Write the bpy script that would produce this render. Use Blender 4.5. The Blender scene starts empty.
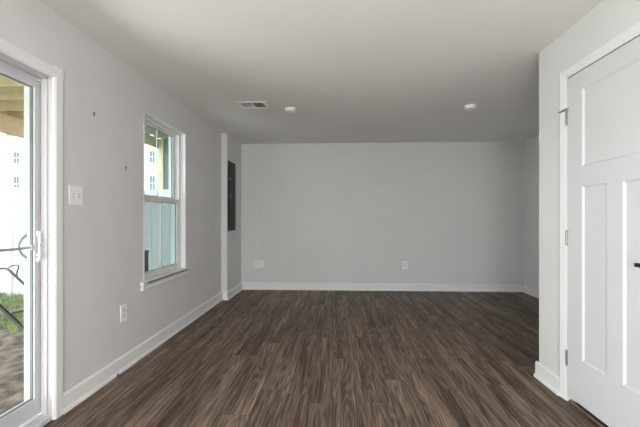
import bpy, bmesh, math, random
from mathutils import Vector, Matrix, noise

random.seed(7)
C = bpy.context.scene.collection
SC = bpy.context.scene
R = math.radians

# ------------------------------------------------------------------ camera
CAM_H = 1.205
cam_d = bpy.data.cameras.new('camera')
cam_d.sensor_fit = 'HORIZONTAL'
cam_d.sensor_width = 36.0
cam_d.lens = 345.0 / 640.0 * 36.0
cam_d.shift_x = -(323.44 - 320.0) / 640.0
cam_d.shift_y = (217.5 - 213.5) / 640.0
cam_d.clip_start = 0.03
cam_d.clip_end = 400
cam = bpy.data.objects.new('camera', cam_d)
cam.location = (0, 0, CAM_H)
cam.rotation_euler = (R(90), 0, R(2.3))
C.objects.link(cam)
SC.camera = cam

# ------------------------------------------------------------------ world / light / exposure
SC.view_settings.view_transform = 'Standard'
SC.view_settings.look = 'None'
SC.view_settings.gamma = 1.0
SC.view_settings.use_curve_mapping = False
SC.view_settings.exposure = 0.0
SC.cycles.max_bounces = 12
SC.cycles.diffuse_bounces = 8
SC.cycles.transparent_max_bounces = 16
SC.cycles.sample_clamp_indirect = 6.0

SKY = 5.2
REAR_FILL_W = 90.0
PATIO_FILL_W = 96.0
SOFT_FILL_W = 142.0

w = bpy.data.worlds.new('overcast_sky')
SC.world = w
w.use_nodes = True
nt = w.node_tree
nt.nodes.clear()
wo = nt.nodes.new('ShaderNodeOutputWorld')
bg = nt.nodes.new('ShaderNodeBackground')
bg.inputs[0].default_value = (0.97, 0.945, 1.0, 1)
bg.inputs[1].default_value = SKY
nt.links.new(bg.outputs[0], wo.inputs[0])


def area(name, loc, rot, sx, sy, energy, col=(1, 1, 1), portal=False):
    d = bpy.data.lights.new(name, 'AREA')
    d.shape = 'RECTANGLE'
    d.size, d.size_y = sx, sy
    d.energy = energy
    d.color = col
    if portal:
        d.cycles.is_portal = True
    o = bpy.data.objects.new(name, d)
    o.location = loc
    o.rotation_euler = rot
    C.objects.link(o)
    return o


# daylight portals on the patio door and the window (they guide the sky light, they add none)
area('patio_door_sky_portal', (-1.86, 1.1, 1.0), (0, R(-90), 0), 2.1, 2.0, 1, portal=True)
area('window_sky_portal', (-1.87, 3.375, 1.39), (0, R(-90), 0), 1.6, 0.9, 1, portal=True)
# added fill light outside the made-up window behind the camera
area('rear_window_fill', (-0.75, -3.2, 1.10), (R(90), 0, 0), 1.7, 2.0, REAR_FILL_W, (1.0, 0.975, 0.975))
# unseen fill light added in the yard, aimed up through the sliding door
_a = area('patio_door_fill', (-3.3, 0.45, 0.30), (0, 0, 0), 1.7, 1.3, PATIO_FILL_W, (1.0, 0.965, 0.995))
_a.rotation_euler = Vector((0.88, 0.28, 0.25)).to_track_quat('-Z', 'Y').to_euler()
# unseen soft point light added behind the camera to brighten the room
_l = bpy.data.lights.new('soft_fill_light', 'POINT')
_l.energy = SOFT_FILL_W
_l.shadow_soft_size = 0.25
_l.color = (1.0, 0.965, 0.975)
_lo = bpy.data.objects.new('soft_fill_light', _l)
_lo.location = (0.15, -1.3, 1.05)
C.objects.link(_lo)

# ------------------------------------------------------------------ materials
def mat(name, col=(0.8, 0.8, 0.8), rough=0.5, metal=0.0, spec=0.5):
    m = bpy.data.materials.new(name)
    m.use_nodes = True
    b = m.node_tree.nodes['Principled BSDF']
    b.inputs['Base Color'].default_value = (*col, 1)
    b.inputs['Roughness'].default_value = rough
    b.inputs['Metallic'].default_value = metal
    b.inputs['Specular IOR Level'].default_value = spec
    return m


def noisy(name, c1, c2, scale, rough=0.6, bump=0.0, stretch=(1, 1, 1), detail=6, bscale=None, spec=0.5, lo=0.35, hi=0.65):
    """Two colours of the material itself mixed by noise, with an optional fine bump."""
    m = mat(name, c1, rough, spec=spec)
    nt = m.node_tree
    b = nt.nodes['Principled BSDF']
    tc = nt.nodes.new('ShaderNodeTexCoord')
    mp = nt.nodes.new('ShaderNodeMapping')
    mp.inputs['Scale'].default_value = stretch
    n = nt.nodes.new('ShaderNodeTexNoise')
    n.inputs['Scale'].default_value = scale
    n.inputs['Detail'].default_value = detail
    cr = nt.nodes.new('ShaderNodeValToRGB')
    cr.color_ramp.elements[0].position = lo
    cr.color_ramp.elements[1].position = hi
    cr.color_ramp.elements[0].color = (*c1, 1)
    cr.color_ramp.elements[1].color = (*c2, 1)
    L = nt.links.new
    L(tc.outputs['Object'], mp.inputs[0])
    L(mp.outputs[0], n.inputs['Vector'])
    L(n.outputs['Fac'], cr.inputs[0])
    L(cr.outputs[0], b.inputs['Base Color'])
    if bump:
        n2 = nt.nodes.new('ShaderNodeTexNoise')
        n2.inputs['Scale'].default_value = bscale or scale * 4
        n2.inputs['Detail'].default_value = 3
        L(mp.outputs[0], n2.inputs['Vector'])
        bp = nt.nodes.new('ShaderNodeBump')
        bp.inputs['Strength'].default_value = bump
        bp.inputs['Distance'].default_value = 0.01
        L(n2.outputs['Fac'], bp.inputs['Height'])
        L(bp.outputs[0], b.inputs['Normal'])
    return m


M = {}
M['wall'] = noisy('grey_wall_paint', (0.690, 0.688, 0.684), (0.710, 0.708, 0.704), 2.0, 0.75, 0.03, bscale=220, spec=0.25)
M['ceiling'] = noisy('ceiling_paint', (0.790, 0.780, 0.765), (0.810, 0.800, 0.785), 1.5, 0.85, 0.03, bscale=180, spec=0.15)
M['trim'] = noisy('white_trim_paint', (0.80, 0.80, 0.80), (0.82, 0.82, 0.82), 3.0, 0.38, 0.01, bscale=60)
M['door'] = noisy('white_door_paint', (0.665, 0.665, 0.675), (0.685, 0.685, 0.695), 3.0, 0.42, 0.015, bscale=90)
M['vinyl'] = noisy('white_vinyl', (0.72, 0.725, 0.73), (0.74, 0.745, 0.75), 4.0, 0.35)
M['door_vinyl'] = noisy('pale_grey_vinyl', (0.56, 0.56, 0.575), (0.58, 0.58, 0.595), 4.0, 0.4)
M['plastic'] = noisy('white_plastic', (0.88, 0.88, 0.87), (0.90, 0.90, 0.89), 8.0, 0.35)
M['ivory'] = noisy('off_white_plastic', (0.70, 0.70, 0.68), (0.72, 0.72, 0.70), 8.0, 0.4)
M['slot'] = mat('dark_slot', (0.03, 0.03, 0.03), 0.6)
M['toggle'] = noisy('grey_toggle', (0.30, 0.30, 0.30), (0.34, 0.34, 0.34), 20, 0.4)
M['gasket'] = noisy('dark_gasket', (0.10, 0.14, 0.14), (0.13, 0.17, 0.17), 12, 0.6)
M['panel'] = noisy('dark_grey_enamel', (0.034, 0.033, 0.032), (0.044, 0.042, 0.040), 5, 0.55, spec=0.2)
M['panel2'] = noisy('dark_grey_enamel_door', (0.028, 0.028, 0.027), (0.037, 0.036, 0.035), 5, 0.5, spec=0.2)
M['nickel'] = noisy('satin_nickel', (0.30, 0.29, 0.28), (0.38, 0.36, 0.35), 30, 0.35)
M['nickel'].node_tree.nodes['Principled BSDF'].inputs['Metallic'].default_value = 0.9
M['alu'] = noisy('brushed_aluminium', (0.50, 0.52, 0.53), (0.58, 0.60, 0.61), 30, 0.4)
M['alu'].node_tree.nodes['Principled BSDF'].inputs['Metallic'].default_value = 0.6
M['outer_grey'] = noisy('grey_green_handle', (0.22, 0.27, 0.25), (0.27, 0.32, 0.30), 20, 0.5)
M['black'] = noisy('black_metal', (0.015, 0.015, 0.016), (0.025, 0.025, 0.027), 20, 0.4)
M['ventdark'] = mat('vent_interior', (0.04, 0.04, 0.04), 0.8)
M['anchor'] = noisy('dark_screw_anchor', (0.07, 0.07, 0.07), (0.1, 0.1, 0.1), 60, 0.5)
M['tape'] = noisy('blue_tape', (0.02, 0.05, 0.22), (0.03, 0.08, 0.3), 40, 0.6)
M['threshold'] = noisy('brown_metal_threshold', (0.20, 0.15, 0.12), (0.27, 0.21, 0.17), 25, 0.35)
M['threshold'].node_tree.nodes['Principled BSDF'].inputs['Metallic'].default_value = 0.4
M['patch'] = noisy('spackle', (0.72, 0.72, 0.71), (0.74, 0.74, 0.73), 20, 0.8)
M['fence'] = noisy('white_vinyl_fence', (0.78, 0.80, 0.82), (0.82, 0.84, 0.86), 2, 0.4)
M['timber'] = noisy('pale_deck_timber', (0.78, 0.68, 0.46), (0.64, 0.54, 0.35), 6, 0.8, 0.2, stretch=(1, 1, 1))
M['timber_beam'] = noisy('tan_deck_timber', (0.60, 0.44, 0.29), (0.74, 0.57, 0.40), 5, 0.8, 0.2)
M['decking'] = noisy('weathered_deck_boards', (0.55, 0.53, 0.42), (0.66, 0.63, 0.50), 4, 0.85, 0.2)
M['decking_dark'] = noisy('dark_olive_deck_boards', (0.22, 0.215, 0.15), (0.30, 0.29, 0.21), 4, 0.85, 0.2)
M['white_siding'] = noisy('white_siding', (0.80, 0.80, 0.80), (0.84, 0.84, 0.84), 1, 0.7)
M['cream_siding'] = noisy('cream_siding', (0.78, 0.76, 0.64), (0.81, 0.79, 0.67), 1, 0.7)
M['roofing'] = noisy('blue_grey_shingles', (0.20, 0.26, 0.28), (0.26, 0.32, 0.34), 3, 0.9, 0.2)
M['house_glass'] = noisy('house_window_glass', (0.10, 0.14, 0.15), (0.14, 0.18, 0.19), 0.6, 0.25)
M['grey_panel'] = noisy('blue_grey_panel', (0.12, 0.15, 0.18), (0.15, 0.18, 0.21), 3, 0.7)
M['dark_post'] = noisy('dark_olive_post', (0.03, 0.035, 0.025), (0.05, 0.055, 0.04), 9, 0.8, 0.2)


def glass_mat(name, tint):
    m = bpy.data.materials.new(name)
    m.use_nodes = True
    nt = m.node_tree
    nt.nodes.clear()
    out = nt.nodes.new('ShaderNodeOutputMaterial')
    tr = nt.nodes.new('ShaderNodeBsdfTransparent')
    tr.inputs[0].default_value = (*tint, 1)
    gl = nt.nodes.new('ShaderNodeBsdfGlossy')
    gl.inputs['Roughness'].default_value = 0.02
    lw = nt.nodes.new('ShaderNodeLayerWeight')
    lw.inputs[0].default_value = 0.5
    pw = nt.nodes.new('ShaderNodeMath')
    pw.operation = 'POWER'
    pw.inputs[1].default_value = 5.0
    nt.links.new(lw.outputs['Facing'], pw.inputs[0])
    fr = nt.nodes.new('ShaderNodeMath')
    fr.operation = 'MULTIPLY_ADD'
    fr.inputs[1].default_value = 0.45
    fr.inputs[2].default_value = 0.02
    nt.links.new(pw.outputs[0], fr.inputs[0])
    mx = nt.nodes.new('ShaderNodeMixShader')
    nt.links.new(fr.outputs[0], mx.inputs[0])
    nt.links.new(tr.outputs[0], mx.inputs[1])
    nt.links.new(gl.outputs[0], mx.inputs[2])
    nt.links.new(mx.outputs[0], out.inputs[0])
    return m


M['glass'] = glass_mat('pale_green_glass', (0.91, 0.95, 0.935))
M['glass_teal'] = glass_mat('pale_teal_glass', (0.86, 0.965, 0.955))
M['screen'] = bpy.data.materials.new('insect_screen_mesh')
M['screen'].use_nodes = True
_nt = M['screen'].node_tree
_nt.nodes.clear()
_o = _nt.nodes.new('ShaderNodeOutputMaterial')
_t = _nt.nodes.new('ShaderNodeBsdfTransparent')
_d = _nt.nodes.new('ShaderNodeBsdfDiffuse')
_d.inputs[0].default_value = (0.06, 0.10, 0.10, 1)
_m = _nt.nodes.new('ShaderNodeMixShader')
_m.inputs[0].default_value = 0.36
_nt.links.new(_t.outputs[0], _m.inputs[1])
_nt.links.new(_d.outputs[0], _m.inputs[2])
_nt.links.new(_m.outputs[0], _o.inputs[0])


def floor_mat():
    m = mat('dark_walnut_planks', (0.1, 0.07, 0.05), 0.45)
    nt = m.node_tree
    L = nt.links.new
    N = nt.nodes.new
    b = nt.nodes['Principled BSDF']
    tc = N('ShaderNodeTexCoord')
    def mth(op, a, b_=None, c=None):
        x = N('ShaderNodeMath'); x.operation = op
        for i, v_ in enumerate((a, b_, c)):
            if v_ is None: continue
            if isinstance(v_, (int, float)): x.inputs[i].default_value = v_
            else: L(v_, x.inputs[i])
        return x.outputs[0]
    xyz = N('ShaderNodeSeparateXYZ')
    L(tc.outputs['Object'], xyz.inputs[0])
    PW, PL = 0.178, 1.22
    rowf = mth('DIVIDE', xyz.outputs[0], PW)
    row = mth('FLOOR', rowf)
    wn1 = N('ShaderNodeTexWhiteNoise'); wn1.noise_dimensions = '1D'
    L(row, wn1.inputs['W'])
    colf = mth('ADD', mth('DIVIDE', xyz.outputs[1], PL), wn1.outputs['Value'])
    coli = mth('FLOOR', colf)
    cv2 = N('ShaderNodeCombineXYZ'); L(row, cv2.inputs[0]); L(coli, cv2.inputs[1])
    wn2 = N('ShaderNodeTexWhiteNoise'); wn2.noise_dimensions = '2D'
    L(cv2.outputs[0], wn2.inputs['Vector'])
    ex = mth('MULTIPLY', mth('PINGPONG', rowf, 0.5), PW)
    ey = mth('MULTIPLY', mth('PINGPONG', colf, 0.5), PL)
    seam = mth('LESS_THAN', mth('MINIMUM', ex, ey), 0.0011)
    # plank-wise offset of the grain
    comb = N('ShaderNodeCombineXYZ')
    mul = N('ShaderNodeMath'); mul.operation = 'MULTIPLY'; mul.inputs[1].default_value = 37.0
    L(wn2.outputs['Value'], mul.inputs[0])
    L(mul.outputs[0], comb.inputs[0]); L(mul.outputs[0], comb.inputs[1]); L(mul.outputs[0], comb.inputs[2])
    add = N('ShaderNodeVectorMath'); add.operation = 'ADD'
    L(tc.outputs['Object'], add.inputs[0]); L(comb.outputs[0], add.inputs[1])
    # broad figure (cathedral grain)
    mp1 = N('ShaderNodeMapping'); mp1.inputs['Scale'].default_value = (8.0, 0.55, 1)
    L(add.outputs[0], mp1.inputs[0])
    n1 = N('ShaderNodeTexNoise'); n1.inputs['Scale'].default_value = 1.0; n1.inputs['Detail'].default_value = 2.2
    n1.inputs['Roughness'].default_value = 0.4
    L(mp1.outputs[0], n1.inputs['Vector'])
    rings = N('ShaderNodeMath'); rings.operation = 'MULTIPLY'; rings.inputs[1].default_value = 17.0
    L(n1.outputs['Fac'], rings.inputs[0])
    fr = N('ShaderNodeMath'); fr.operation = 'PINGPONG'; fr.inputs[1].default_value = 0.5
    L(rings.outputs[0], fr.inputs[0])
    # fine fibres
    mp2 = N('ShaderNodeMapping'); mp2.inputs['Scale'].default_value = (62.0, 1.3, 1)
    L(add.outputs[0], mp2.inputs[0])
    n2 = N('ShaderNodeTexNoise'); n2.inputs['Scale'].default_value = 1.0; n2.inputs['Detail'].default_value = 5
    n2.inputs['Roughness'].default_value = 0.6
    L(mp2.outputs[0], n2.inputs['Vector'])
    mp4 = N('ShaderNodeMapping'); mp4.inputs['Scale'].default_value = (190.0, 6.0, 1)
    L(add.outputs[0], mp4.inputs[0])
    n4 = N('ShaderNodeTexNoise'); n4.inputs['Scale'].default_value = 1.0; n4.inputs['Detail'].default_value = 3
    L(mp4.outputs[0], n4.inputs['Vector'])
    # blotches
    mp3 = N('ShaderNodeMapping'); mp3.inputs['Scale'].default_value = (11.0, 0.9, 1)
    L(add.outputs[0], mp3.inputs[0])
    n3 = N('ShaderNodeTexNoise'); n3.inputs['Scale'].default_value = 1.0; n3.inputs['Detail'].default_value = 4
    L(mp3.outputs[0], n3.inputs['Vector'])
    # combine: 0.30 rings + 0.40 fibre + 0.35 blotch + 0.18 plank
    def madd(a, k, prev=None):
        x = N('ShaderNodeMath'); x.operation = 'MULTIPLY'; x.inputs[1].default_value = k
        L(a, x.inputs[0])
        if prev is None:
            return x.outputs[0]
        y = N('ShaderNodeMath'); y.operation = 'ADD'
        L(x.outputs[0], y.inputs[0]); L(prev, y.inputs[1])
        return y.outputs[0]
    v = madd(fr.outputs[0], 0.34)
    v = madd(n2.outputs['Fac'], 0.70, v)
    v = madd(n4.outputs['Fac'], 0.52, v)
    v = madd(n3.outputs['Fac'], 0.60, v)
    v = madd(wn2.outputs['Value'], 0.06, v)
    v = mth('ADD', v, -0.32)
    cr = N('ShaderNodeValToRGB')
    e = cr.color_ramp.elements
    e[0].position = 0.42; e[0].color = (0.030, 0.019, 0.014, 1)
    e[1].position = 0.95; e[1].color = (0.33, 0.24, 0.18, 1)
    for p, c in ((0.58, (0.072, 0.048, 0.036, 1)), (0.70, (0.135, 0.095, 0.071, 1)), (0.80, (0.20, 0.146, 0.11, 1))):
        x = e.new(p); x.color = c
    L(v, cr.inputs[0])
    # seam darkening
    mx = N('ShaderNodeMix'); mx.data_type = 'RGBA'
    L(seam, mx.inputs['Factor'])
    L(cr.outputs[0], mx.inputs['A'])
    mx.inputs['B'].default_value = (0.05, 0.034, 0.026, 1)
    L(mx.outputs['Result'], b.inputs['Base Color'])
    bp = N('ShaderNodeBump'); bp.inputs['Strength'].default_value = 0.12; bp.inputs['Distance'].default_value = 0.004
    L(n2.outputs['Fac'], bp.inputs['Height'])
    L(bp.outputs[0], b.inputs['Normal'])
    b.inputs['Specular IOR Level'].default_value = 0.16
    return m


M['floor'] = floor_mat()
M['soil'] = noisy('bare_soil', (0.060, 0.058, 0.052), (0.26, 0.215, 0.165), 9, 0.95, 1.0, bscale=40, detail=10, lo=.33, hi=.70)
M['turf'] = noisy('turf', (0.12, 0.17, 0.07), (0.22, 0.26, 0.13), 5, 0.95, 0.4)
M['grass'] = noisy('grass_blades', (0.20, 0.29, 0.12), (0.40, 0.45, 0.24), 4, 0.7)

# ------------------------------------------------------------------ mesh helpers
def box(bm, x0, x1, y0, y1, z0, z1, bev=0.0):
    x0, x1 = min(x0, x1), max(x0, x1)
    y0, y1 = min(y0, y1), max(y0, y1)
    z0, z1 = min(z0, z1), max(z0, z1)
    vs = [bm.verts.new(p) for p in ((x0, y0, z0), (x1, y0, z0), (x1, y1, z0), (x0, y1, z0),
                                    (x0, y0, z1), (x1, y0, z1), (x1, y1, z1), (x0, y1, z1))]
    fs = [bm.faces.new([vs[i] for i in q]) for q in ((3, 2, 1, 0), (4, 5, 6, 7), (0, 1, 5, 4), (1, 2, 6, 5), (2, 3, 7, 6), (3, 0, 4, 7))]
    if bev > 0:
        es = list({e for f in fs for e in f.edges})
        bmesh.ops.bevel(bm, geom=es, offset=bev, segments=2, profile=0.5, affect='EDGES')
    return bm


def prism(bm, pts, axis, a, b):
    """Extrude a 2-D outline along an axis (the other two axes in x,y,z order)."""
    def P(p, t):
        if axis == 0: return (t, p[0], p[1])
        if axis == 1: return (p[0], t, p[1])
        return (p[0], p[1], t)
    A = [bm.verts.new(P(p, a)) for p in pts]
    B = [bm.verts.new(P(p, b)) for p in pts]
    n = len(pts)
    fs = [bm.faces.new(A), bm.faces.new(B[::-1])]
    for i in range(n):
        fs.append(bm.faces.new((A[i], B[i], B[(i + 1) % n], A[(i + 1) % n])))
    bmesh.ops.recalc_face_normals(bm, faces=fs)
    return bm


def tube(bm, pts, r, n=10, cap=True):
    pts = [Vector(p) for p in pts]
    rs = r if isinstance(r, (list, tuple)) else [r] * len(pts)
    rings = []
    up = Vector((0, 0, 1))
    for i, p in enumerate(pts):
        t = (pts[min(i + 1, len(pts) - 1)] - pts[max(i - 1, 0)]).normalized()
        u = t.cross(up)
        if u.length < 1e-3:
            u = t.cross(Vector((0, 1, 0)))
        u.normalize()
        v = t.cross(u).normalized()
        rings.append([bm.verts.new(p + rs[i] * (math.cos(2 * math.pi * k / n) * u + math.sin(2 * math.pi * k / n) * v)) for k in range(n)])
    fs = []
    for a, b in zip(rings, rings[1:]):
        for k in range(n):
            fs.append(bm.faces.new((a[k], a[(k + 1) % n], b[(k + 1) % n], b[k])))
    if cap:
        fs.append(bm.faces.new(rings[0])); fs.append(bm.faces.new(rings[-1][::-1]))
    bmesh.ops.recalc_face_normals(bm, faces=fs)
    return bm


def lathe(bm, prof, cx, cy, n=40):
    """Profile of (radius, z) turned about a vertical axis."""
    rings = []
    for r, z in prof:
        if r < 1e-6:
            rings.append([bm.verts.new((cx, cy, z))])
        else:
            rings.append([bm.verts.new((cx + r * math.cos(2 * math.pi * k / n), cy + r * math.sin(2 * math.pi * k / n), z)) for k in range(n)])
    fs = []
    for a, b in zip(rings, rings[1:]):
        for k in range(n):
            k2 = (k + 1) % n
            if len(a) == 1 and len(b) == 1: continue
            if len(a) == 1: fs.append(bm.faces.new((a[0], b[k], b[k2])))
            elif len(b) == 1: fs.append(bm.faces.new((a[k], b[0], a[k2])))
            else: fs.append(bm.faces.new((a[k], b[k], b[k2], a[k2])))
    bmesh.ops.recalc_face_normals(bm, faces=fs)
    return bm


def smooth_path(pts, k=6):
    pts = [Vector(p) for p in pts]
    out = []
    for i in range(len(pts) - 1):
        p0, p1, p2, p3 = pts[max(i - 1, 0)], pts[i], pts[i + 1], pts[min(i + 2, len(pts) - 1)]
        for j in range(k):
            t = j / k
            out.append(0.5 * ((2 * p1) + (p2 - p0) * t + (2 * p0 - 5 * p1 + 4 * p2 - p3) * t * t + (3 * p1 - p0 - 3 * p2 + p3) * t ** 3))
    out.append(pts[-1])
    return out


def origin_of(o):
    p = Vector((0, 0, 0))
    while o is not None:
        p += Vector(o.location)
        o = o.parent
    return p


def obj(name, bm, m, parent=None, smooth=False, loc=None):
    """Link one mesh object; its mesh is given in world coordinates."""
    off = origin_of(parent) if parent else Vector((0, 0, 0))
    if loc is not None:
        off = Vector(loc)
    me = bpy.data.meshes.new(name)
    bmesh.ops.translate(bm, verts=bm.verts, vec=-off)
    bm.to_mesh(me)
    bm.free()
    me.materials.append(M[m] if isinstance(m, str) else m)
    if smooth:
        for p in me.polygons:
            p.use_smooth = True
    o = bpy.data.objects.new(name, me)
    C.objects.link(o)
    if loc is not None:
        o.location = loc
    if parent:
        o.parent = parent
    return o


def tag(o, label, cat, group=None, kind=None):
    o['label'] = label
    o['category'] = cat
    if group: o['group'] = group
    if kind: o['kind'] = kind
    return o


def thing(name, label, cat, loc=(0, 0, 0), group=None, kind=None):
    o = bpy.data.objects.new(name, None)
    o.empty_display_size = 0.05
    C.objects.link(o)
    o.location = loc
    return tag(o, label, cat, group, kind)


def nb():
    return bmesh.new()


def copy_tree(o, parent=None):
    c = o.copy(); C.objects.link(c)
    if parent: c.parent = parent
    for ch in list(o.children):
        copy_tree(ch, c)
    return c


def wall_with_holes(bm, plane, t0, t1, a0, a1, z0, z1, holes):
    """Wall slab between t0 and t1 on an axis ('x' or 'y'), running a0..a1, with rectangular holes (a,b,zlo,zhi)."""
    def bx(a, b, lo, hi):
        if b - a < 1e-6 or hi - lo < 1e-6: return
        if plane == 'x': box(bm, t0, t1, a, b, lo, hi)
        else: box(bm, a, b, t0, t1, lo, hi)
    cur = a0
    for (a, b, lo, hi) in sorted(holes):
        bx(cur, a, z0, z1)
        bx(a, b, z0, lo)
        bx(a, b, hi, z1)
        cur = b
    bx(cur, a1, z0, z1)
    return bm


# ------------------------------------------------------------------ dimensions
XL, XLO = -1.695, -1.85         # left (outside) wall, inner and outer face
XP, XPB = 1.515, 1.63           # partition with the white door
XR = 3.015                      # far right wall
YB, YREAR = 5.73, -3.0
YP = 2.656                      # end of the partition
XBUMP, YBUMP = -1.61, 4.985     # shallow boxed-out wall with the breaker panel
H = 2.44
SD = (0.12, 1.993, 0.0, 2.045)   # slider opening y0 y1 z0 z1
WN = (2.955, 3.79, 0.63, 2.14)  # window opening
WD = (1.555, 2.329, 0.0, 2.116) # white door opening

# ------------------------------------------------------------------ room shell
o = obj('floor', box(nb(), XLO, XR + .15, YREAR - .15, YB + .15, -0.12, 0), 'floor')
tag(o, 'dark walnut plank floor running to the back wall', 'floor', kind='structure')
o = obj('ceiling', box(nb(), XLO, XR + .15, YREAR - .15, YB + .15, H, H + .12), 'ceiling')
tag(o, 'plain matte off-white ceiling', 'ceiling', kind='structure')
o = obj('wall_left', wall_with_holes(nb(), 'x', XLO, XL, YREAR, YB, 0, H, [SD, WN]), 'wall')
tag(o, 'long grey wall with patio door and window', 'wall', kind='structure')
o = obj('wall_back', box(nb(), XLO, XR, YB, YB + .15, 0, H), 'wall')
tag(o, 'wide blank grey wall facing the camera', 'wall', kind='structure')
o = obj('wall_bump', box(nb(), XL, XBUMP, YBUMP, YB, 0, H), 'wall')
tag(o, 'shallow boxed-out grey wall holding the breaker panel', 'wall', kind='structure')
o = obj('wall_right', box(nb(), XR, XR + .15, YREAR, YB, 0, H), 'wall')
tag(o, 'narrow sliver of grey wall behind the white door wall', 'wall', kind='structure')
bm = wall_with_holes(nb(), 'x', XP, XPB, YREAR, YP, 0, H, [WD])
box(bm, XPB, XR, YP - .115, YP, 0, H)
o = obj('wall_side', bm, 'wall')
tag(o, 'pale wall around the white door', 'wall', kind='structure')
RW = (-1.6, 0.1, 0.10, 2.10)  # opening added in the rear wall to let the fill light in
o = obj('wall_rear', wall_with_holes(nb(), 'y', YREAR - .15, YREAR, XLO, XR, 0, H, [RW]), 'wall')
tag(o, 'grey wall behind the camera with an added wide window', 'wall', kind='structure')

# made-up window behind the camera, put in to brighten the room
wr = thing('added_window', 'wide white framed window added behind the camera for light', 'window', (-0.75, YREAR - .07, RW[2]), kind='structure')
bm = nb()
for a, b in ((RW[0], RW[0] + .06), (-.78, -.72), (RW[1] - .06, RW[1])):
    box(bm, a, b, YREAR - .11, YREAR - .05, RW[2], RW[3], .004)
for a, b in ((RW[2], RW[2] + .06), (RW[3] - .06, RW[3])):
    box(bm, RW[0] + .06, RW[1] - .06, YREAR - .105, YREAR - .055, a, b, .004)
obj('window_frame', bm, 'vinyl', wr)
obj('window_pane', box(nb(), RW[0] + .05, RW[1] - .05, YREAR - .083, YREAR - .077, RW[2] + .05, RW[3] - .05), 'glass', wr)

# ------------------------------------------------------------------ baseboards (board + shoe moulding)
BBH = 0.118
def bb_profile(sign):
    # (offset from wall, z); sign = direction away from the wall
    pts = [(0, 0), (0.026, 0), (0.026, 0.010), (0.022, 0.020), (0.014, 0.026), (0.014, BBH - .012), (0.009, BBH - .003), (0.004, BBH), (0, BBH)]
    return [(sign * a, z) for a, z in pts]

def bb_x(bm, x, sign, y0, y1):
    prism(bm, [(x + a, z) for a, z in bb_profile(sign)], 1, y0, y1)

def bb_y(bm, y, sign, x0, x1):
    prism(bm, [(y + a, z) for a, z in bb_profile(sign)], 0, x0, x1)

bm = nb(); bb_x(bm, XL, 1, 2.045, YBUMP); 
tag(obj('baseboard_left', bm, 'trim'), 'white baseboard under the window wall', 'baseboard', kind='structure')
bm = nb(); bb_x(bm, XL, 1, YREAR, SD[0] - .055)
tag(obj('baseboard_rear', bm, 'trim'), 'white baseboard behind the patio door', 'baseboard', kind='structure')
bm = nb(); bb_x(bm, XBUMP, 1, YBUMP - .026, YB); bb_y(bm, YBUMP, -1, XL + .026, XBUMP)
tag(obj('baseboard_bump', bm, 'trim'), 'short white baseboard below the breaker panel', 'baseboard', kind='structure')
bm = nb(); bb_y(bm, YB, -1, XBUMP + .026, XR - .026)
tag(obj('baseboard_back', bm, 'trim'), 'long white baseboard along the back wall', 'baseboard', kind='structure')
bm = nb(); bb_x(bm, XR, -1, YP, YB)
tag(obj('baseboard_right', bm, 'trim'), 'white baseboard on the far right sliver of wall', 'baseboard', kind='structure')
bm = nb(); bb_x(bm, XP, -1, 2.392, YP + .026); bb_y(bm, YP, 1, XP, XR - .026)
tag(obj('baseboard_side', bm, 'trim'), 'white baseboard around the corner by the white door', 'baseboard', kind='structure')

# ------------------------------------------------------------------ patio door (left)
XS, XG, XO = -1.762, -1.785, -1.808     # sash inner face, glass, sash outer face
# casing around the opening
bm = nb()
cw = 0.063
prism(bm, [(XL, SD[1] - .006), (XL + .010, SD[1] - .006), (XL + .018, SD[1] + .004), (XL + .018, SD[1] + cw - .012), (XL + .012, SD[1] + cw - .003), (XL, SD[1] + cw - .003)], 2, 0, SD[3] + cw)
prism(bm, [(XL, SD[0] + .006), (XL + .010, SD[0] + .006), (XL + .018, SD[0] - .004), (XL + .018, SD[0] - cw + .012), (XL + .012, SD[0] - cw + .003), (XL, SD[0] - cw + .003)], 2, 0, SD[3] + cw)
prism(bm, [(XL, SD[3] - .006), (XL + .010, SD[3] - .006), (XL + .0175, SD[3] + .004), (XL + .0175, SD[3] + cw - .012), (XL + .0115, SD[3] + cw - .003), (XL, SD[3] + cw - .003)], 1, SD[0] - cw + .004, SD[1] + cw - .004)
tag(obj('trim_1', bm, 'trim'), 'white casing around the sliding patio door', 'door casing', kind='structure')

pd = thing('door_1', 'white vinyl sliding glass patio door with pull handle', 'patio door', (XG, (SD[0] + SD[1]) / 2, 0), kind='structure')
bm = nb()   # jamb liner and fixed frame with a step
j = 0.006
for (ya, yb) in ((SD[1] - j, SD[1]), (SD[0], SD[0] + j)):
    box(bm, XLO, XL, ya, yb, 0.0, SD[3])
box(bm, XLO, XL, SD[0] + j, SD[1] - j, SD[3] - j, SD[3])
for s, y in ((1, SD[1] - j), (-1, SD[0] + j)):
    box(bm, -1.757, -1.722, y - s * .010, y, 0.03, SD[3] - j)
    box(bm, XLO - .01, -1.832, y - s * .010, y, 0.03, SD[3] - j)
box(bm, -1.757, -1.722, SD[0] + j, SD[1] - j, SD[3] - j - .012, SD[3] - j)
box(bm, XLO - .01, -1.832, SD[0] + j, SD[1] - j, SD[3] - j - .03, SD[3] - j)
box(bm, XLO - .03, XL, SD[0] + j, SD[1] - j, 0.0, 0.028, .004)
box(bm, -1.745, -1.735, SD[0] + j, SD[1] - j, 0.028, 0.045)
obj('door_frame', bm, 'door_vinyl', pd)

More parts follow.
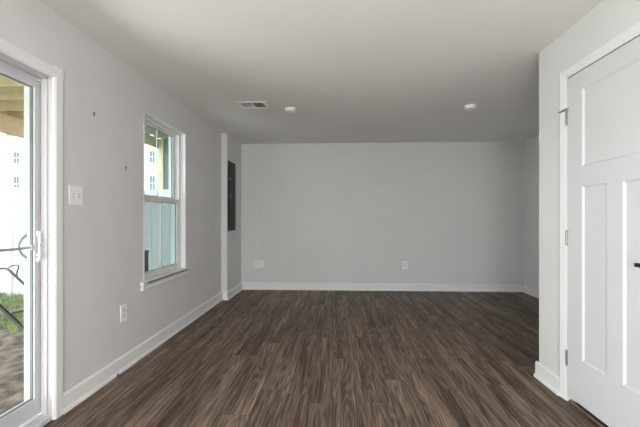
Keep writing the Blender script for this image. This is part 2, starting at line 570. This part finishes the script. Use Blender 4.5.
def sash(name, y0, y1, xin, xout, parent):
    """Sliding panel: stiles and rails with a bead, dark gasket, glass."""
    xg = (xin + xout) / 2
    z0, z1 = 0.045, SD[3] - j - .002
    st, tr, btm = 0.043, 0.070, 0.10
    bm = nb()
    box(bm, xout, xin, y1 - st, y1, z0, z1, .003)
    box(bm, xout, xin, y0, y0 + st, z0, z1, .003)
    box(bm, xout + .0005, xin - .0005, y0 + st - .003, y1 - st + .003, z1 - tr, z1, .003)
    box(bm, xout + .0005, xin - .0005, y0 + st - .003, y1 - st + .003, z0, z0 + btm, .003)
    s = obj(name, bm, 'door_vinyl', parent)
    g0, g1, h0, h1 = y0 + st, y1 - st, z0 + btm, z1 - tr
    bm = nb()
    for (a, b, c, d) in ((g0 - .002, g0 + .004, h0, h1), (g1 - .004, g1 + .002, h0, h1), (g0, g1, h0 - .002, h0 + .004), (g0, g1, h1 - .004, h1 + .002)):
        box(bm, xg - .004, xg + .013, a, b, c, d)
    obj('gasket', bm, 'gasket', s)
    obj('glass_pane', box(nb(), xg - .003, xg + .003, g0 - .004, g1 + .004, h0 - .004, h1 + .004), 'glass', s)
    return s

s1 = sash('sliding_panel', 1.02, SD[1] - j - .003, XS, XO, pd)
s2 = sash('fixed_panel', SD[0] + j + .002, 1.06, XS - .062 + .058, XO - .010, pd) if False else None
bm = nb()  # the second panel sits further out
s2 = sash('fixed_panel', SD[0] + j + .012, 1.05, -1.823, -1.858, pd)

# handles: a white D pull inside and its grey twin outside
def d_handle(xs, sgn, yc, zc):
    bm = nb()
    pts = []
    for i in range(17):
        t = -1 + 2 * i / 16
        bow = 1 - abs(t) ** 2.2
        pts.append((xs + sgn * (.006 + .030 * bow), yc - .036 * bow + .008, zc + .078 * t))
    tube(bm, pts, [0.0085 - .002 * (1 - abs(-1 + 2 * i / 16)) for i in range(17)], 10)
    for t in (-1, 1):
        box(bm, xs, xs + sgn * .012, yc - .012, yc + .018, zc + t * .078 - .012, zc + t * .078 + .012, .003)
    return bm
obj('pull_handle', d_handle(XS, 1, 1.962, 1.035), 'plastic', s1, smooth=True)
oh = obj('outer_handle', d_handle(XO, -1, 1.955, 1.035), 'outer_grey', s1, smooth=True)
bm = nb()
box(bm, XS, XS + .004, 1.962, 1.980, .935, 1.135, .0015)
obj('handle_plate', bm, 'door_vinyl', s1)
obj('latch_lever', box(nb(), XS + .004, XS + .018, 1.946, 1.958, .980, .992, .002), 'plastic', s1)
bm = nb()
tube(bm, [(-1.772, 1.10, 1.031), (-1.772, 1.938, 1.031)], .008, 12)
for y in (1.10, 1.936):
    box(bm, -1.779, -1.763, y - .012, y + .012, 1.018, 1.044, .003)
obj('security_bar', bm, 'alu', s1)
# corner blocks at the head of the sash
bm = nb()
box(bm, XS - .004, XS + .012, 1.955, 1.976, 1.985, 1.998, .002)
box(bm, XS - .004, XS + .012, 1.955, 1.976, 2.008, 2.020, .002)
obj('corner_block', bm, 'door_vinyl', s1)

# ------------------------------------------------------------------ window (left)
wn = thing('window_1', 'white double-hung window in the left wall', 'window', (-1.76, 3.372, WN[2]), kind='structure')
bm = nb()   # painted return around the opening
rt = 0.010
for (ya, yb) in ((WN[1] - rt, WN[1]), (WN[0], WN[0] + rt)):
    box(bm, XLO, XL + .003, ya, yb, WN[2] + .012, WN[3])
box(bm, XLO, XL + .0025, WN[0] + rt, WN[1] - rt, WN[3] - rt, WN[3])
obj('window_return', bm, 'trim', wn)
y0, y1, z0, z1 = WN[0] + rt, WN[1] - rt, WN[2] + .012, WN[3] - rt
bm = nb()   # vinyl main frame
fw = 0.048
box(bm, XLO - .01, -1.742, y1 - fw, y1, z0, z1, .003)
box(bm, XLO - .01, -1.742, y0, y0 + fw, z0, z1, .003)
box(bm, XLO - .0095, -1.7425, y0 + fw, y1 - fw, z1 - .022, z1, .003)
box(bm, XLO - .0095, -1.7425, y0 + fw, y1 - fw, z0, z0 + .022, .003)
obj('window_frame', bm, 'vinyl', wn)

def hung_sash(name, xin, xout, za, zb, st, top, btm):
    xg = (xin + xout) / 2
    a, b = y0 + fw - .004, y1 - fw + .004
    bm = nb()
    box(bm, xout, xin, b - st, b, za, zb, .003)
    box(bm, xout, xin, a, a + st, za, zb, .003)
    box(bm, xout + .0005, xin - .0005, a + st - .003, b - st + .003, zb - top, zb, .003)
    box(bm, xout + .0005, xin - .0005, a + st - .003, b - st + .003, za, za + btm, .003)
    s = obj(name, bm, 'vinyl', wn)
    bm = nb()
    for (p, q, r_, t_) in ((a + st - .001, a + st + .004, za + btm, zb - top), (b - st - .004, b - st + .001, za + btm, zb - top),
                           (a + st, b - st, za + btm - .001, za + btm + .003), (a + st, b - st, zb - top - .003, zb - top + .001)):
        box(bm, xg - .004, xg + .006, p, q, r_, t_)
    obj('gasket', bm, 'gasket', s)
    obj('glass_pane', box(nb(), xg - .003, xg + .003, a + st - .004, b - st + .004, za + btm - .004, zb - top + .004), 'glass_teal', s)
    obj('muntin', box(nb(), xg - .0045, xg + .0045, (a + b) / 2 - .006, (a + b) / 2 + .006, za + btm - .004, zb - top + .004, .001), 'vinyl', s)
    return s
lo = hung_sash('lower_sash', -1.746, -1.776, z0 + .020, 1.402, .046, .046, .042)
hi = hung_sash('upper_sash', -1.784, -1.814, 1.380, z1 - .018, .052, .030, .036)
obj('sash_lock', box(nb(), -1.772, -1.750, 3.345, 3.40, 1.402, 1.414, .003), 'vinyl', lo)
bm = nb()
a, b = y0 + fw - .01, y1 - fw + .01
obj('insect_screen', box(bm, -1.838, -1.8375, a, b, z0 + .02, 1.40), 'screen', wn)
bm = nb()
for (p, q, r_, t_) in ((a, a + .016, z0 + .02, 1.40), (b - .016, b, z0 + .02, 1.40), (a, b, z0 + .02, z0 + .036), (a, b, 1.384, 1.40)):
    box(bm, -1.842, -1.834, p, q, r_, t_)
obj('screen_frame', bm, 'vinyl', wn)
# stool and apron
bm = nb()
box(bm, -1.742, -1.660, WN[0] + .0005, WN[1] - .0005, WN[2] - .010, WN[2] + .013, .004)
box(bm, XL, -1.660, WN[0] - .055, WN[1] + .055, WN[2] - .010, WN[2] + .0125, .005)
obj('window_sill', bm, 'trim', wn)
bm = nb()
prism(bm, [(XL, WN[2] - .010), (XL + .017, WN[2] - .010), (XL + .017, WN[2] - .055), (XL + .010, WN[2] - .064), (XL, WN[2] - .066)], 1, WN[0] - .035, WN[1] + .035)
obj('window_apron', bm, 'trim', wn)

# ------------------------------------------------------------------ white panel door (right)
bm = nb()
cwd = 0.066
def casing_y(ya, yb, s):   # vertical legs; s = direction away from the opening
    prism(bm, [(XP, ya), (XP - .007, ya), (XP - .010, ya + s * .012), (XP - .016, yb - s * .008), (XP - .013, yb), (XP, yb)], 2, 0, WD[3] + cwd)
casing_y(WD[1] + .001, WD[1] + cwd, 1)
casing_y(WD[0] - .006, WD[0] - cwd, -1)
prism(bm, [(XP, WD[3] + .004), (XP - .007, WD[3] + .004), (XP - .010, WD[3] + .016), (XP - .0155, WD[3] + cwd - .008), (XP - .0125, WD[3] + cwd), (XP, WD[3] + cwd)], 1, WD[0] - cwd + .002, WD[1] + cwd - .002)
tag(obj('trim_2', bm, 'trim'), 'white casing around the panelled door', 'door casing', kind='structure')
bm = nb()   # jamb with stop
box(bm, XP, XPB, WD[1] - .0005, WD[1] + .006, 0, WD[3] + .006)
box(bm, XP, XPB, WD[0] - .006, WD[0] + .0005, 0, WD[3] + .006)
box(bm, XP, XPB, WD[0], WD[1], WD[3], WD[3] + .006)
box(bm, XP + .040, XP + .075, WD[1] - .012, WD[1], 0, WD[3])
box(bm, XP + .040, XP + .075, WD[0], WD[0] + .012, 0, WD[3])
box(bm, XP + .040, XP + .075, WD[0], WD[1], WD[3] - .012, WD[3])
tag(obj('trim_3', bm, 'trim'), 'white jamb inside the panelled door opening', 'door jamb', kind='structure')

dr = thing('door_2', 'white three-panel interior door, closed', 'door', (XP + .02, 1.94, 0.02), kind='structure')
DX = XP - .006                  # door face
dy0, dy1, dz0, dz1 = WD[0] + .004, WD[1] - .0045, 0.042, WD[3] - .003
rec = 0.009                     # panel recess
stile, mull = 0.132, 0.108
mid = (dy0 + dy1) / 2
panels = [(dy0 + stile, dy1 - stile, 1.522, 2.005), (mid + mull / 2, dy1 - stile, 0.317, 1.400), (dy0 + stile, mid - mull / 2, 0.317, 1.400)]
bm = nb()
ys = sorted({dy0, dy1, dy0 + stile, dy1 - stile, mid + mull / 2, mid - mull / 2})
zs = sorted({dz0, dz1, 0.317, 1.400, 1.522, 2.005})
def in_panel(yc, zc):
    return any(p[0] < yc < p[1] and p[2] < zc < p[3] for p in panels)
for i in range(len(ys) - 1):
    for k in range(len(zs) - 1):
        if in_panel((ys[i] + ys[i + 1]) / 2, (zs[k] + zs[k + 1]) / 2): continue
        bm.faces.new([bm.verts.new(p) for p in ((DX, ys[i], zs[k]), (DX, ys[i], zs[k + 1]), (DX, ys[i + 1], zs[k + 1]), (DX, ys[i + 1], zs[k]))])
ch = 0.013
for (a, b, c, d) in panels:     # sloped sticking then the flat recessed panel
    o_ = [(DX, a, c), (DX, a, d), (DX, b, d), (DX, b, c)]
    i_ = [(DX + rec, a + ch, c + ch), (DX + rec, a + ch, d - ch), (DX + rec, b - ch, d - ch), (DX + rec, b - ch, c + ch)]
    for k in range(4):
        n_ = (k + 1) % 4
        bm.faces.new([bm.verts.new(p) for p in (o_[k], o_[n_], i_[n_], i_[k])])
    bm.faces.new([bm.verts.new(p) for p in i_])
for q in (((DX, dy0, dz0), (DX, dy1, dz0), (DX + .035, dy1, dz0), (DX + .035, dy0, dz0)),
          ((DX, dy0, dz1), (DX, dy1, dz1), (DX + .035, dy1, dz1), (DX + .035, dy0, dz1)),
          ((DX, dy0, dz0), (DX, dy0, dz1), (DX + .035, dy0, dz1), (DX + .035, dy0, dz0)),
          ((DX, dy1, dz0), (DX, dy1, dz1), (DX + .035, dy1, dz1), (DX + .035, dy1, dz0)),
          ((DX + .035, dy0, dz0), (DX + .035, dy0, dz1), (DX + .035, dy1, dz1), (DX + .035, dy1, dz0))):
    bm.faces.new([bm.verts.new(p) for p in q])
bmesh.ops.remove_doubles(bm, verts=bm.verts, dist=1e-5)
bmesh.ops.recalc_face_normals(bm, faces=bm.faces)
obj('door_panel', bm, 'door', dr)

def hinge(zc):
    bm = nb()
    hy = WD[1] - .0015
    tube(bm, [(XP - .010, hy, zc - .048), (XP - .010, hy, zc + .048)], .0065, 12)
    for k in (-.030, -.010, .010, .030):
        tube(bm, [(XP - .010, hy, zc + k - .0085), (XP - .010, hy, zc + k + .0085)], .0072, 12)
    tube(bm, [(XP - .010, hy, zc + .046), (XP - .010, hy, zc + .054)], .0078, 12)
    box(bm, XP - .002, XP + .0035, hy - .011, hy - .003, zc - .046, zc + .046)
    box(bm, XP - .002, XP + .0035, hy + .003, hy + .008, zc - .046, zc + .046)
    return obj('hinge', bm, 'nickel', dr)
h1 = hinge(1.858); h2 = hinge(1.069); h3 = hinge(0.282)
bm = nb()   # hinge-pin door stop on the top hinge
tube(bm, [(XP - .006, WD[1], 1.917), (XP - .012, WD[1] + .018, 1.917), (XP - .020, WD[1] + .040, 1.911), (XP - .024, WD[1] + .056, 1.912)], [.0075, .007, .0065, .005], 10)
tube(bm, [(XP - .024, WD[1] + .054, 1.912), (XP - .019, WD[1] + .066, 1.916)], .005, 10)
box(bm, XP - .016, XP + .003, WD[1] - .013, WD[1] + .009, 1.908, 1.922, .002)
obj('door_stop', bm, 'nickel', h1)
bm = nb()   # black lever handle
hy, hz = dy0 + .062, .975
for x0, x1, r_ in ((DX, DX - .010, .032),):
    tube(bm, [(x0, hy, hz), (x1, hy, hz)], r_, 24)
tube(bm, [(DX - .010, hy, hz), (DX - .056, hy, hz)], .010, 14)
box(bm, DX - .068, DX - .050, hy - .012, hy + .118, hz - .010, hz + .010, .004)
obj('door_handle', bm, 'black', dr)

bm = nb()
prism(bm, [(XP, 0.0002), (XP + .003, .009), (XP + .008, .012), (XP + .018, .012), (XP + .020, 0.0002)], 1, WD[0] + .002, WD[1] - .002)
tag(obj('threshold_strip', bm, 'threshold'), 'narrow brown threshold strip under the white door', 'threshold')

# ------------------------------------------------------------------ ceiling fittings
v = thing('ceiling_vent', 'white ceiling air vent with two slatted halves, beside a detector', 'vent', (-.92, 3.745, H))
vx0, vx1, vy0, vy1 = -1.075, -.765, 3.64, 3.855
bm = nb()
fb = .026
box(bm, vx0, vx1, vy0, vy0 + fb, H - .008, H, .003); box(bm, vx0, vx1, vy1 - fb, vy1, H - .008, H, .003)
box(bm, vx0, vx0 + fb, vy0 + fb, vy1 - fb, H - .0075, H, .002); box(bm, vx1 - fb, vx1, vy0 + fb, vy1 - fb, H - .0075, H, .002)
box(bm, -.927, -.913, vy0 + fb, vy1 - fb, H - .007, H, .001)
obj('vent_frame', bm, 'plastic', v)
obj('vent_backing', box(nb(), vx0 + .02, vx1 - .02, vy0 + .02, vy1 - .02, H - .0012, H), 'ventdark', v)
for bank, (xa, xb, sg) in enumerate(((vx0 + fb, -.927, -1), (-.913, vx1 - fb, 1))):
    bm = nb()
    n = 7
    for k in range(n):
        xc = xa + (k + .5) * (xb - xa) / n
        dx = .0030 + .0012 * bank
        ps = [(xc - sg * dx, H - .0015), (xc - sg * dx + .0014, H - .0015), (xc + sg * dx + .0014, H - .0075), (xc + sg * dx, H - .0075)]
        prism(bm, ps, 1, vy0 + fb, vy1 - fb)
    obj('louvre_bank', bm, 'plastic', v)
bm = nb()
box(bm, -.800, -.794, vy0 + .004, vy0 + .022, H - .020, H - .008, .001)
obj('damper_lever', bm, 'plastic', v)

def detector(x, y, label):
    d = thing('smoke_detector', label, 'smoke detector', (x, y, H), group='ceiling smoke detectors')
    bm = nb(); lathe(bm, [(0, H), (.070, H), (.070, H - .010), (.066, H - .012), (0, H - .012)], x, y, 48)
    obj('mounting_base', bm, 'plastic', d, smooth=False)
    bm = nb(); lathe(bm, [(.060, H - .011), (.064, H - .014), (.064, H - .022), (.058, H - .031), (.046, H - .037), (.030, H - .039), (.028, H - .036), (0, H - .036)], x, y, 48)
    obj('cover', bm, 'plastic', d, smooth=True)
    bm = nb(); lathe(bm, [(.0585, H - .010), (.0585, H - .0155)], x, y, 48)
    obj('sensor_slot', bm, 'slot', d)
    bm = nb(); lathe(bm, [(0, H - .041), (.010, H - .040), (.011, H - .036)], x + .012, y - .02, 20)
    obj('test_button', bm, 'ivory', d, smooth=True)
    return d
detector(-.53, 3.90, 'round white ceiling smoke detector next to the slatted vent')
detector(1.475, 3.885, 'round white ceiling smoke detector nearer the white door, by itself')

# ------------------------------------------------------------------ breaker panel on the boxed-out wall
p = thing('breaker_panel', 'tall dark grey electrical breaker panel on boxed-out wall', 'breaker panel', (XBUMP, 5.185, 1.01))
obj('panel_cover', box(nb(), XBUMP, XBUMP + .010, 5.000, 5.375, 1.005, 2.045, .003), 'panel', p)
pdoor = obj('panel_door', box(nb(), XBUMP + .010, XBUMP + .018, 5.040, 5.335, 1.10, 1.95, .002), 'panel2', p)
bm = nb()
box(bm, XBUMP + .018, XBUMP + .026, 5.060, 5.080, 1.50, 1.56, .002)
obj('latch', bm, 'nickel', pdoor)
for z in (1.06, 1.99):
    for y in (5.020, 5.355):
        bm = nb(); tube(bm, [(XBUMP + .010, y, z), (XBUMP + .013, y, z)], .006, 12)
        obj('cover_screw', bm, 'nickel', p)
bm = nb(); box(bm, XBUMP + .018, XBUMP + .0186, 5.058, 5.072, 1.76, 1.80)
obj('paper_label', bm, 'plastic', pdoor)
o = obj('access_cover', box(nb(), XBUMP, XBUMP + .003, 5.03, 5.16, .19, .45, .001), 'wall')
tag(o, 'wall-coloured flat cover plate low beneath the breaker panel', 'cover plate')

# ------------------------------------------------------------------ switches and outlets
sw = thing('light_switch', 'white double light switch plate beside the patio door', 'light switch', (XL, 2.168, 1.345))
obj('switch_plate', box(nb(), XL, XL + .006, 2.111, 2.226, 1.285, 1.408, .0025), 'plastic', sw)
for y in (2.145, 2.191):
    bm = nb()
    box(bm, XL + .006, XL + .0066, y - .006, y + .006, 1.331, 1.361)
    t = obj('toggle_slot', bm, 'toggle', sw)
    bm = nb()
    prism(bm, [(XL + .006, 1.340), (XL + .018, 1.332), (XL + .018, 1.340), (XL + .006, 1.352)], 1, y - .0045, y + .0045)
    obj('toggle', bm, 'ivory', t)
    for z in (1.316, 1.376):
        bm = nb(); tube(bm, [(XL + .006, y, z), (XL + .0072, y, z)], .003, 10)
        obj('plate_screw', bm, 'ivory', sw)

def outlet(axis, x, y, z, label, group='wall outlets', w_=.080, h_=.128):
    """Duplex outlet; axis 'x' = on the left wall, 'y' = on the back wall."""
    def B(u0, u1, t0, t1, z0, z1, bev=0):
        if axis == 'x': return box(nb(), x + t0, x + t1, y + u0, y + u1, z + z0, z + z1, bev)
        return box(nb(), x + u0, x + u1, y - t1, y - t0, z + z0, z + z1, bev)
    t = thing('wall_outlet', label, 'outlet', (x, y, z), group=group)
    obj('outlet_plate', B(-w_ / 2, w_ / 2, 0, .006, -h_ / 2, h_ / 2, .0025), 'plastic', t)
    for dz in (-.021, .021):
        rcp = obj('receptacle', B(-.017, .017, .006, .008, dz - .015, dz + .015, .001), 'ivory', t)
        for du in (-.0065, .0065):
            obj('slot', B(du - .0012, du + .0012, .008, .0084, dz - .004, dz + .006), 'slot', rcp)
    obj('plate_screw', B(-.003, .003, .006, .0075, -.003, .003, .0008), 'ivory', t)
    return t
outlet('x', XL, 2.668, .447, 'white outlet low on the wall between patio door and window')
outlet('y', 1.112, YB, .420, 'white outlet alone on the middle of the back wall')
outlet('y', -1.362, YB, .425, 'white outlet paired with a jack plate near the back corner')
jk = thing('jack_plate', 'pale jack plate beside an outlet near the back corner', 'wall plate', (-1.268, YB, .43))
obj('plate', box(nb(), -1.303, -1.233, YB - .005, YB, .372, .488, .002), 'plastic', jk)
bm = nb(); tube(bm, [(-1.268, YB - .005, .43), (-1.268, YB - .013, .43)], .006, 14)
obj('connector', bm, 'nickel', jk)
for z in (.39, .47):
    bm = nb(); tube(bm, [(-1.268, YB - .005, z), (-1.268, YB - .0062, z)], .003, 10)
    obj('plate_screw', bm, 'ivory', jk)

cv = thing('cord_cover', 'thin vertical pale cord cover above the outlet pair', 'cord cover', (-1.33, YB, .70))
obj('channel', box(nb(), -1.342, -1.318, YB - .006, YB, .70, 1.635, .002), 'wall', cv)
obj('channel_edge', box(nb(), -1.3405, -1.3325, YB - .0085, YB - .005, .70, 1.635, .001), 'plastic', cv)

# two screw anchors left in the wall
def anchor(y, z, label):
    bm = nb()
    tube(bm, [(XL, y, z), (XL + .003, y, z)], .0065, 14)
    tube(bm, [(XL + .002, y, z), (XL + .012, y, z - .004)], [.0035, .0028], 8)
    box(bm, XL + .0005, XL + .005, y - .0045, y + .0045, z - .026, z + .004, .0015)
    return tag(obj('wall_anchor', bm, 'anchor', loc=(XL, y, z)), label, 'wall anchor', group='screw anchors left in the wall')
anchor(2.336, 1.935, 'small dark screw anchor high above the light switch')
anchor(2.699, 1.612, 'small dark screw anchor midway between light switch and window')

bm = nb()
prism(bm, [(XL + .026, 2.535), (XL + .046, 2.548), (XL + .050, 2.575), (XL + .030, 2.580)], 2, .0004, .0016)
prism(bm, [(2.548, .0016), (2.572, .0016), (2.568, .016), (2.553, .019)], 0, XL + .0265, XL + .0275)
tag(obj('tape_scrap', bm, 'tape', loc=(XL + .03, 2.56, 0)), 'scrap of blue tape on the baseboard below the outlet', 'tape')

# ------------------------------------------------------------------ outside: ground, grass
GZ = -0.185
bm = nb()
nx, ny = 190, 190
x0, x1, ya, yb = -7.5, XLO, -1.5, 7.5
vs = {}
for i in range(nx + 1):
    for k in range(ny + 1):
        x = x0 + (x1 - x0) * i / nx; y = ya + (yb - ya) * k / ny
        h = .035 * noise.noise(Vector((x * 2.2, y * 2.2, 0))) + .028 * noise.noise(Vector((x * 9, y * 9, 3))) + .012 * noise.noise(Vector((x * 23, y * 23, 7))) - .02
        vs[i, k] = bm.verts.new((x, y, GZ + h))
for i in range(nx):
    for k in range(ny):
        bm.faces.new((vs[i, k], vs[i + 1, k], vs[i + 1, k + 1], vs[i, k + 1]))
o = obj('ground', bm, 'soil', smooth=True)
tag(o, 'bare lumpy soil outside the patio door', 'ground', kind='structure')
bm = nb(); box(bm, -90, 30, -30, 90, GZ - .35, GZ - .10)
o = obj('ground_beyond', bm, 'turf')
tag(o, 'lawn beyond the white fence', 'ground', kind='structure')
bm = nb()
FA, FB = Vector((-5.877, 5.969)), Vector((-2.722, 5.195))
fdir = (FB - FA).normalized()
fnor = Vector((-fdir.y, fdir.x))           # away from the room side
for k in range(26000):
    x = random.uniform(-7.3, -2.3)
    fy = FA.y + (x - FA.x) * fdir.y / fdir.x
    lim = fy - 1.45 + .25 * noise.noise(Vector((x * 2, 0, 0)))
    y = random.uniform(lim, fy - .10)
    if math.hypot(x + 2.605, y - 4.5) < .16: continue
    if noise.noise(Vector((x * 3.3, y * 3.3, 5))) < -.28: continue
    g = GZ + .035 * noise.noise(Vector((x * 2.2, y * 2.2, 0))) + .028 * noise.noise(Vector((x * 9, y * 9, 3))) - .025
    h = random.uniform(.03, .085) * (1.0 + (.9 if y > fy - .24 else 0))
    a = random.uniform(0, math.pi); wd = .005
    dx, dy = math.cos(a) * wd, math.sin(a) * wd
    lx, ly = random.uniform(-.03, .03), random.uniform(-.03, .03)
    bm.faces.new([bm.verts.new(q) for q in ((x - dx, y - dy, g), (x + dx, y + dy, g), (x + lx, y + ly, g + h))])
o = obj('grass', bm, 'grass')
tag(o, 'patchy green grass along the foot of the white fence', 'grass', kind='stuff')

# ------------------------------------------------------------------ white fence
fz0, fz1 = GZ - .03, 1.635
fn = thing('garden_fence', 'tall white vinyl privacy fence outside', 'fence', (FA.x, FA.y, GZ))
def fbox(bm, s0, s1, t0, t1, za, zb):
    """Box along the fence line: s = distance from FA, t = distance across."""
    c = [FA + fdir * s + fnor * t for s, t in ((s0, t0), (s1, t0), (s1, t1), (s0, t1))]
    prism(bm, [(q.x, q.y) for q in c], 2, za, zb)
S0, S1 = -9.75, (XLO - .03 - FA.x) / fdir.x
posts = [S0 + 1.95 * k for k in range(7)] + [S1 - .06]
for s in posts:
    bm = nb(); fbox(bm, s - .06, s + .06, -.03, .09, fz0 - .1, fz1 + .08)
    po = obj('fence_post', bm, 'fence', fn)
    bm = nb(); fbox(bm, s - .07, s + .07, -.04, .10, fz1 + .08, fz1 + .11)
    obj('post_cap', bm, 'fence', po)
for a, b in zip(posts, posts[1:]):
    for za, zb in ((fz1 - .16, fz1), (fz0 + .05, fz0 + .20)):
        bm = nb(); fbox(bm, a + .06, b - .06, .005, .055, za, zb)
        obj('fence_rail', bm, 'fence', fn)
    bm = nb()
    n = int((b - a - .12) / .15)
    wv = (b - a - .12) / n
    for k in range(n):
        fbox(bm, a + .06 + k * wv + .002, a + .06 + (k + 1) * wv - .002, .018, .040, fz0 + .18, fz1 - .14)
        fbox(bm, a + .06 + k * wv - .002, a + .06 + k * wv + .002, .022, .036, fz0 + .18, fz1 - .14)
    obj('fence_panel', bm, 'fence', fn)

# ------------------------------------------------------------------ own deck overhead
JZ = 2.59
dk = thing('timber_deck', 'raised timber deck overhead outside the patio door', 'deck', (-3.2, 3.9, JZ))
for k in range(18):
    y = 2.292 + (k - 10) * .4
    obj('joist', box(nb(), -4.62, XLO - .04, y - .019, y + .019, JZ, JZ + .235, .003), 'timber', dk)
obj('rim_board', box(nb(), -4.66, -4.62, -1.75, 5.12, JZ, JZ + .235, .003), 'timber', dk)
obj('ledger_board', box(nb(), XLO - .04, XLO, -1.75, 5.12, JZ - .01, JZ + .235, .003), 'timber', dk)
for x in (-4.52, -4.478):
    obj('beam', box(nb(), x, x + .038, -1.75, 5.12, JZ - .245, JZ - .001, .003), 'timber_beam', dk)
bm = nb()
x = -4.70
while x < XLO - .15:
    box(bm, x, x + .135, -1.75, 5.12, JZ + .235, JZ + .263)
    x += .141
obj('deck_boards', bm, 'decking', dk)
obj('deck_post', box(nb(), -4.56, -4.42, -1.7, -1.56, GZ - .1, JZ - .245, .006), 'timber_beam', dk)

# neighbouring deck, its post and panel, beyond the fence
JN = 3.26
dk2 = thing('neighbour_deck', 'weathered raised deck beyond the fence, seen through the window', 'deck', (-3.2, 7.5, JN))
for k in range(11):
    y = 5.55 + k * .4
    obj('joist', box(nb(), -4.75, XLO - .04, y - .019, y + .019, JN, JN + .235), 'decking_dark', dk2)
obj('beam', box(nb(), -4.74, -4.66, 5.4, 9.7, JN - .235, JN - .001, .003), 'decking_dark', dk2)
bm = nb()
x = -4.85
while x < XLO - .15:
    box(bm, x, x + .135, 5.4, 9.7, JN + .235, JN + .263)
    x += .141
obj('deck_boards', bm, 'decking_dark', dk2)
o = obj('deck_post', box(nb(), -4.675, -4.545, 8.82, 8.95, GZ - .1, JN - .001, .006), 'timber_beam', dk2)
o = obj('privacy_panel', box(nb(), -4.535, -4.355, 8.86, 8.91, GZ - .1, JN - .001, .004), 'grey_panel', loc=(-4.45, 8.88, GZ))
tag(o, 'narrow blue-grey panel beside the tan deck post outside', 'panel')

o = thing('garden_post', 'short dark post outside the lower left of the window', 'post', (-2.60, 4.5, GZ))
obj('post_shaft', box(nb(), -2.665, -2.545, 4.44, 4.56, GZ - .05, .735, .006), 'dark_post', o)
bm = nb(); prism(bm, [(-2.675, .735), (-2.535, .735), (-2.555, .765), (-2.655, .765)], 1, 4.43, 4.57)
obj('post_cap', bm, 'dark_post', o)

# ------------------------------------------------------------------ black tubular frame on the ground outside
tf = thing('tubular_frame', 'black tubular metal frame with thin wire loop outside the patio door', 'metal frame', (-2.8, 2.9, GZ))
top = smooth_path([(-3.75, 3.28, .635), (-3.55, 3.27, .67), (-3.40, 3.266, .690), (-3.282, 3.265, .705), (-3.195, 3.224, .700), (-3.10, 3.178, .668), (-2.894, 3.086, .579), (-2.50, 2.905, .401), (-2.30, 2.815, .20), (-2.28, 2.80, GZ + .012)])
bm = nb(); tube(bm, top, .012, 10); obj('upper_tube', bm, 'black', tf, smooth=True)
low = smooth_path([(-3.42, 2.83, .93), (-3.12, 2.77, .74), (-2.816, 2.689, .555), (-2.63, 2.646, .446), (-2.45, 2.604, .332), (-2.163, 2.515, .15), (-2.10, 2.50, GZ + .015)])
bm = nb(); tube(bm, low, .0145, 12); obj('lower_tube', bm, 'black', tf, smooth=True)
bm = nb(); tube(bm, smooth_path([(-2.612, 2.645, .435), (-2.66, 2.74, .424), (-2.71, 2.82, .408), (-2.80, 2.99, .382), (-2.72, 3.008, .505)]), .010, 10)
obj('cross_brace', bm, 'black', tf, smooth=True)
bm = nb(); tube(bm, smooth_path([(-3.225, 3.240, .704), (-3.16, 3.232, .735), (-3.085, 3.215, .744), (-3.052, 3.185, .722), (-3.046, 3.165, .690), (-3.035, 3.150, .643)]), .0065, 8)
obj('wire_loop', bm, 'black', tf, smooth=True)
bm = nb(); tube(bm, smooth_path([(-3.75, 3.28, .635), (-3.85, 3.22, .70), (-3.75, 2.98, .93), (-3.60, 2.87, .99), (-3.42, 2.83, .93)]), .012, 10)
obj('grip_bar', bm, 'black', tf, smooth=True)
bm = nb(); tube(bm, smooth_path([(-3.40, 3.266, .690), (-3.42, 3.27, .3), (-3.45, 3.28, GZ + .01)]), .0085, 10)
obj('leg', bm, 'black', tf, smooth=True)

# ------------------------------------------------------------------ houses across the way
def house(name, label, xa, xb, wall_m, eave, wins, gables):
    yf = 45.0
    h = thing(name, label, 'house', ((xa + xb) / 2, yf, GZ - .1))
    obj('house_wall', box(nb(), xa, xb, yf, yf + 11, GZ - .3, eave), wall_m, h)
    bm = nb()
    prism(bm, [(yf - .4, eave - .05), (yf + 5.5, eave + 4.2), (yf + 11.4, eave - .05)], 0, xa - .1, xb + .1)
    obj('roof', bm, 'roofing', h)
    for (ga, gb, pk) in gables:
        bm = nb()
        prism(bm, [(ga, eave - .02), ((ga + gb) / 2, pk), (gb, eave - .02)], 1, yf - .35, yf + 3)
        obj('gable', bm, wall_m, h)
    for (cx, za, zb, ww) in wins:
        f = nb()
        box(f, cx - ww / 2 - .09, cx + ww / 2 + .09, yf - .05, yf, za - .09, zb + .09)
        fr_ = obj('house_window', f, 'white_siding', h)
        zm = (za + zb) / 2
        for (c, d) in ((za, zm - .05), (zm + .05, zb)):
            for (p, q) in ((cx - ww / 2, cx - .03), (cx + .03, cx + ww / 2)):
                obj('pane', box(nb(), p, q, yf - .07, yf - .04, c, d), 'house_glass', fr_)
    return h
WINS = lambda xs: [(x, 8.55, 10.05, .72) for x in xs] + [(x, 4.75, 6.75, .72) for x in xs] + [(x, 1.6, 3.2, .72) for x in xs]
house('town_house', 'white town house with twin windows and blue-grey roof', -58, -41.2, 'white_siding', 12.4,
      WINS([-54.5, -50.5, -47, -43.35]), [(-57.5, -43.0, 16.6)])
house('town_house', 'cream town house to the right of the white one', -41.0, -20, 'cream_siding', 12.4,
      WINS([-36, -32, -28.2, -24.6, -22]), [(-40.9, -32, 14.8)])
